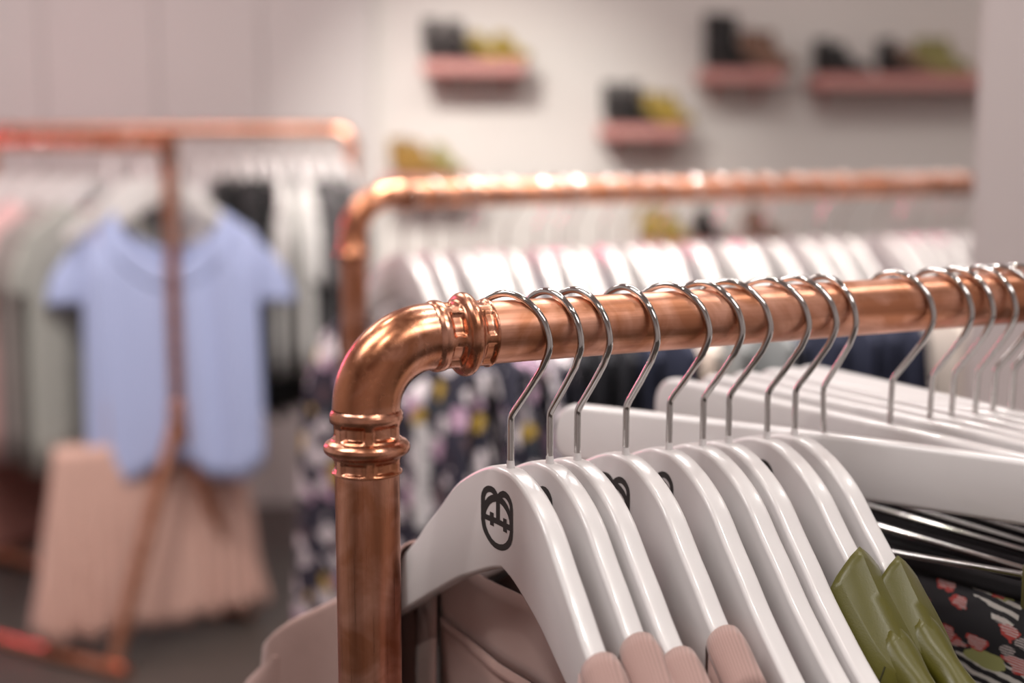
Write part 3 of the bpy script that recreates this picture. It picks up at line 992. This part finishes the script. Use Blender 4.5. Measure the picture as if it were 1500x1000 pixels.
# garments side-on: positions along the bar
left_items = [(.28, 'sage', (158, 157, 152), -.86, 'pale sage grey dress'), (.37, 'stone', (150, 140, 138), -.84, 'stone grey dress'),
              (.47, 'rose', (214, 172, 172), -.85, 'pale rose dress'), (.58, 'grey', (168, 160, 160), -.83, 'warm grey dress'), (.70, 'slate', (140, 146, 176), -.86, 'slate blue dress'),
              (.82, 'lilac', (172, 158, 188), -.84, 'lilac dress'), (.95, 'pink', (206, 168, 176), -.85, 'dusty pink dress'), (1.08, 'mauve', (176, 158, 176), -.84, 'mauve dress'), (1.22, 'silver', (188, 184, 190), -.85, 'silver grey dress')]
for i, (t, nm, rgb, hem, desc) in enumerate(left_items):
    P = C3 + dbar * t
    h = far_hanger(); h.location = P; az = AZG + R(rnd.uniform(-3, 3)); h.rotation_euler = (0, 0, az)
    tag(h, 'white hanger on the trestle rail holding the %s' % desc, 'hanger', 'white hangers on the trestle rail')
    g = garment('dress', dict(body=cloth(nm + '_dress_cloth', rgb)), hl=.11, Ls=.23, hem=hem, df=.06, db=.03, spread=.02, amp=.008, flare=.06, collar=0, seed=60 + i, cols=16, rows=8, sleeve=(.14, .08, .01))
    place(g, P, az, '%s hanging side-on %s from the post of the trestle rail' % (desc, ORD[i + 2]), 'dress', 'dresses on the trestle rail')

# blouse facing out, and blush pleated dress behind it
P = C3 + dbar * .05 + Vector((.03, .02, 0))
azb = R(8)
h = far_hanger(); h.location = P; h.rotation_euler = (0, 0, azb)
for ch in h.children:
    if ch.name.startswith('hook'): ch.rotation_euler = (0, 0, R(52) )
tag(h, 'white hanger holding the pale blue blouse behind the trestle post', 'hanger', 'white hangers on the trestle rail')
g = garment('blouse', dict(body=M['blue_stripe'], collar=M['blue_plain'], sleeve=M['blue_plain']), hl=.135, Ls=.225, hem=-.86, df=.135, db=.10, spread=.03, amp=.010, flare=.05, collar=.04, sleeve=(.17, .12, .045), seed=77, hemwave=.03, cols=40, rows=18, qf=.6)
place(g, P, azb, 'pale blue striped short-sleeved blouse facing out behind the trestle post', 'blouse')
P = C3 + dbar * .11
h = far_hanger(); h.location = P; h.rotation_euler = (0, 0, R(33))
tag(h, 'white hanger behind the blue blouse holding the blush pleated skirt', 'hanger', 'white hangers on the trestle rail')
def pleated(P, az, label):
    root = empty('pleated_skirt'); V = []
    n, r = 120, 16
    for i in range(r + 1):
        t = i / r; z = -.78 - .50 * t
        hw = .25 + .08 * t
        for k in range(n):
            a = 2 * pi * k / n
            x = hw * math.copysign(abs(cos(a)) ** .7, cos(a)); y = (.035 + .035 * t) * math.copysign(abs(sin(a)) ** .8, sin(a)) + (.012 * t) * sin(x * 150)
            V.append((x, y, z + .012 * t * sin(x * 75)))
    b = mesh('skirt', V, grid_faces(r + 1, n, True), M['blush_cloth'], root)
    b.modifiers.new('thickness', 'SOLIDIFY').thickness = .001
    for sg in (-1, 1):
        for sy in (-1, 1):
            tube('strap', [(sg * .12, sy * .009, top(.12) - .006), (sg * .12, sy * .014, top(.12) - .08), (sg * .12, sy * .034, -.79)], .002, M['blush_cloth'], root, 6)
        tube('strap', smooth_path([(sg * .12, -.009, top(.12) - .007), (sg * .12, -.006, top(.12) + .004), (sg * .12, .006, top(.12) + .004), (sg * .12, .009, top(.12) - .007)], 3), .002, M['blush_cloth'], root, 6)
    place(root, P, az, label, 'skirt')
pleated(P, R(33), 'blush pink pleated skirt hanging low beneath the pale blue blouse')
# copper-brown skirts low on the left
for k, t in enumerate((.62, .95, 1.25)):
    P = C3 + dbar * t + dl * .0
    root = empty('long_skirt'); V = []
    for i in range(9):
        u = i / 8
        for q in range(48):
            a = 2 * pi * q / 48
            V.append(((.13 + .06 * u) * cos(a), (.012 + .02 * u) * sin(a) + .004 * sin(8 * a) * u, -.88 - .26 * u - .0 ))
    mesh('cloth', V, grid_faces(9, 48, True), cloth('rust_cloth', (150, 100, 92)), root).modifiers.new('thickness', 'SOLIDIFY').thickness = .001
    place(root, P, AZG, 'rust brown skirt hem below the dresses, %s on the trestle rail' % ['nearest the post', 'in the middle', 'farthest from the post'][k], 'skirt', 'rust skirts')

# ------------------------------------------------------------------ rear rail with black and white clothes
C4 = at(516, 191, 4.3)
base4 = C4.copy(); base4.z = 0
d4 = Vector((-cos(R(12)), sin(R(12)), 0))
rail('copper clothes rail holding black and white clothes, farthest back on the left', 'clothes rail', C4, math.atan2(d4.y, d4.x), 1.2, .019, .05, .03, detail=False)
rear = [(500, 'stripe', 'black and white striped top'), (478, 'stripe', 'black and white striped top'), (455, 'black', 'black dress'), (434, 'white', 'white dress'), (412, 'white', 'white dress'), (390, 'black', 'black dress'), (370, 'black', 'black dress'), (350, 'black', 'black dress'), (325, 'black', 'black dress'), (296, 'pale', 'pale grey top'), (250, 'pale', 'pale grey top'), (205, 'black', 'black dress'), (160, 'pale', 'pale grey top')]
M['bw'] = stripe_mat('black_white_stripe', (34, 34, 38), (150, 147, 149), 20, duty=.6, soft=.15)
M['pale_cloth'] = cloth('pale_grey_cloth', (190, 186, 188)); M['white_cloth'] = cloth('white_cloth', (224, 222, 220)); M['black_cloth2'] = cloth('black_cloth_rear', (34, 34, 36))
rp = {}
for i, (px, st, desc) in enumerate(rear):
    lo, hi = 0, 3
    for _ in range(40):
        m_ = (lo + hi) / 2; P = C4 + d4 * m_
        zc = P.y * cos(PITCH) - (P.z - CAM_H) * sin(PITCH)
        if 750 + FPX * P.x / zc > px: lo = m_
        else: hi = m_
    az = R(-80 + rnd.uniform(-8, 8)) + R(12)
    h = far_hanger(); h.location = P; h.rotation_euler = (0, 0, az)
    tag(h, 'white hanger on the rearmost rail, %s from its right elbow' % ORD[i], 'hanger', 'white hangers on the rearmost rail')
    if st not in rp:
        g = garment('dress' if st in ('white', 'black') else 'top', dict(body={'stripe': M['bw'], 'pale': M['pale_cloth'], 'white': M['white_cloth'], 'black': M['black_cloth2']}[st]), hl=.10, Ls=.22, hem=-.85 if st == 'black' else -.72, df=.06, db=.03, spread=.02, amp=.008, collar=0, seed=90 + i, cols=14, rows=7, sleeve=(.2, .08, .01))
        rp[st] = g
    else: g = copy_tree(rp[st])
    place(g, P, az, '%s on the rearmost rail, %s from its right elbow' % (desc, ORD[i]), 'dress' if st in ('white', 'black') else 'top', 'clothes on the rearmost rail')

# ------------------------------------------------------------------ display shelves and shoes on the back wall
def shelf(px0, px1, py, label, depth=.20, th=.045):
    a = at(px0, py, BACK - depth); b = at(px1, py, BACK - depth)
    root = empty('wall_shelf', ((a.x + b.x) / 2, BACK - depth / 2, a.z))
    L = b.x - a.x
    box('board', (0, 0, -th / 2), (L, depth, th), M['blush_board'], root, .004)
    for sx in (-1, 1):
        V, F = join([box_data(sx * (L / 2 - .06), depth / 2 - .006, -th - .03, .02, .008, .06), box_data(sx * (L / 2 - .06), depth / 2 - .05, -th - .003, .02, .09, .006)])
        mesh('bracket', V, F, M['blush_board'], root, False)
    tag(root, label, 'shelf', 'blush wall shelves')
    return a.z
def shoe(name, L, hh, shaft, mat, label, loc, rz, cat='shoe', group=None, heel=.02):
    hh *= 1.15; shaft *= 1.1
    root = empty(name, loc, rz)
    V = []; n = 16
    # sections from heel (x=0) to toe (x=L): width, height
    S = [(0.0, .45, .60), (.03, .62, .85), (.12, .74, 1.0), (.25, .74, 1.0), (.38, .70, .86), (.5, .76, .62), (.65, .92, .46), (.8, .94, .38), (.9, .78, .32), (.97, .5, .25), (1.0, .2, .16)]
    W = L * .44
    for t, wd, ht in S:
        for k in range(n):
            a = 2 * pi * k / n
            y = W / 2 * wd * math.copysign(abs(cos(a)) ** .7, cos(a)); z = hh * ht * (.5 + .5 * sin(a)) if sin(a) > -.6 else 0
            V.append((t * L, y, z + heel * max(0, 1 - t * 2) + .006))
    F = grid_faces(len(S), n, True); F.append(tuple(range(n))); F.append(tuple(range((len(S) - 1) * n, len(S) * n)))
    mesh('upper', V, F, mat, root)
    if shaft:
        rr = L * .20
        vs, fs = tube_data([(L * .2, 0, hh * .5), (L * .19, 0, hh), (L * .18, 0, hh + shaft * .5), (L * .17, 0, hh + shaft)], rr, 16, True, [rr, rr * .95, rr * .95, rr * 1.05])
        mesh('shaft', vs, fs, mat, root)
    V, F = [], []
    for zz in (0, .006):
        for k in range(24):
            a = 2 * pi * k / 24; t = .5 + .5 * cos(a)
            V.append((t * L, W * .46 * sin(a) * (.8 + .25 * t), zz + heel * max(0, 1 - t * 2) * (1 if zz else 1)))
    F = grid_faces(2, 24, True) + [tuple(range(24))[::-1], tuple(range(24, 48))]
    s_ = mesh('sole', V, F, M['sole'], root, False)
    vs, fs = tube_data([(L * .12, 0, 0), (L * .12, 0, heel + .004)], .02, 12, True, [L * .085, L * .10])
    mesh('heel', vs, fs, M['sole'], root)
    tag(root, label, cat, group)
def shoes_at(zs, items, depthY=BACK - .11):
    for (px, L, hh, shaft, mt, rz, label) in items:
        a = at(px, 100, depthY)
        # px is the middle of the shoe as it stands
        c_, s_ = cos(R(rz)), sin(R(rz))
        shoe('ankle_boot' if shaft else 'flat_shoe', L, hh, shaft, M[mt], label, (a.x - c_ * L / 2, depthY - s_ * L / 2, zs + .001), R(rz), 'boot' if shaft else 'shoe', 'shoes on the wall shelves')
z1 = shelf(617, 770, 88, 'blush wall shelf at upper centre with black boots and gold shoes')
shoes_at(z1, [(640, .15, .07, .06, 'shoe_black', -62, 'black ankle boot at the left end of the upper centre shelf'), (675, .16, .07, .055, 'shoe_black', -58, 'black ankle boot beside the gold shoes on the upper centre shelf'),
              (712, .17, .075, 0, 'shoe_gold', -52, 'gold shoe next to the black boots, upper centre shelf'), (750, .17, .075, 0, 'shoe_gold', -48, 'gold shoe at the right end of the upper centre shelf')])
z2 = shelf(880, 1005, 183, 'short blush wall shelf in the middle, directly above the second rail')
shoes_at(z2, [(905, .15, .08, .05, 'shoe_black', -65, 'left black ankle boot on the short middle shelf'), (937, .15, .08, .05, 'shoe_black', -60, 'right black ankle boot on the short middle shelf'),
              (968, .15, .08, .02, 'shoe_gold', -50, 'left antique gold shoe on the short middle shelf'), (993, .14, .08, .01, 'shoe_gold', -50, 'right antique gold shoe on the short middle shelf')])
z3 = shelf(1030, 1150, 101, 'blush wall shelf at upper right with one tall black boot pair')
shoes_at(z3, [(1055, .16, .08, .095, 'shoe_black', -65, 'taller black ankle boot, left on the upper right shelf'), (1080, .16, .08, .09, 'shoe_black', -58, 'black ankle boot second from left on the upper right shelf'),
              (1110, .16, .09, .03, 'shoe_brown', -55, 'left brown low boot on the upper right shelf'), (1137, .16, .09, .025, 'shoe_brown', -50, 'right brown low boot on the upper right shelf')])
z4 = shelf(1195, 1500, 109, 'long blush wall shelf running behind the pale column')
shoes_at(z4, [(1218, .16, .08, .03, 'shoe_black', -60, 'left black boot of the pair alone on the long shelf'), (1243, .17, .08, .01, 'shoe_black', -50, 'right black boot of the pair alone on the long shelf'),
              (1312, .16, .08, .03, 'shoe_black', -60, 'black boot beside the olive shoes on the long shelf'), (1338, .15, .075, 0, 'shoe_brown', -50, 'tan shoe between black boot and olive shoes'),
              (1366, .16, .09, .02, 'shoe_olive', -58, 'left olive suede low boot near the column'), (1394, .16, .09, .02, 'shoe_olive', -54, 'right olive suede low boot near the column')])
z5 = shelf(560, 690, 258, 'blush wall shelf half hidden by the left elbow of the second rail')
shoes_at(z5, [(592, .17, .09, .02, 'shoe_leopard', -60, 'left leopard print shoe above the second rail elbow'), (620, .17, .09, 0, 'shoe_leopard', -52, 'right leopard print shoe above the second rail elbow'),
              (655, .17, .08, 0, 'shoe_olive', -52, 'olive shoe at the right end of the half-hidden shelf')])
z6 = shelf(940, 1165, 355, 'blush wall shelf seen low through the hooks of the second rail')
shoes_at(z6, [(962, .16, .08, .02, 'shoe_gold', -60, 'left gold shoe seen below the second rail bar'), (990, .16, .08, .02, 'shoe_gold', -54, 'right gold shoe seen below the second rail bar'),
              (1045, .17, .08, .01, 'shoe_black', -58, 'black shoe seen below the second rail bar'), (1125, .17, .09, 0, 'shoe_brown', -55, 'brown shoe seen below the second rail bar')])
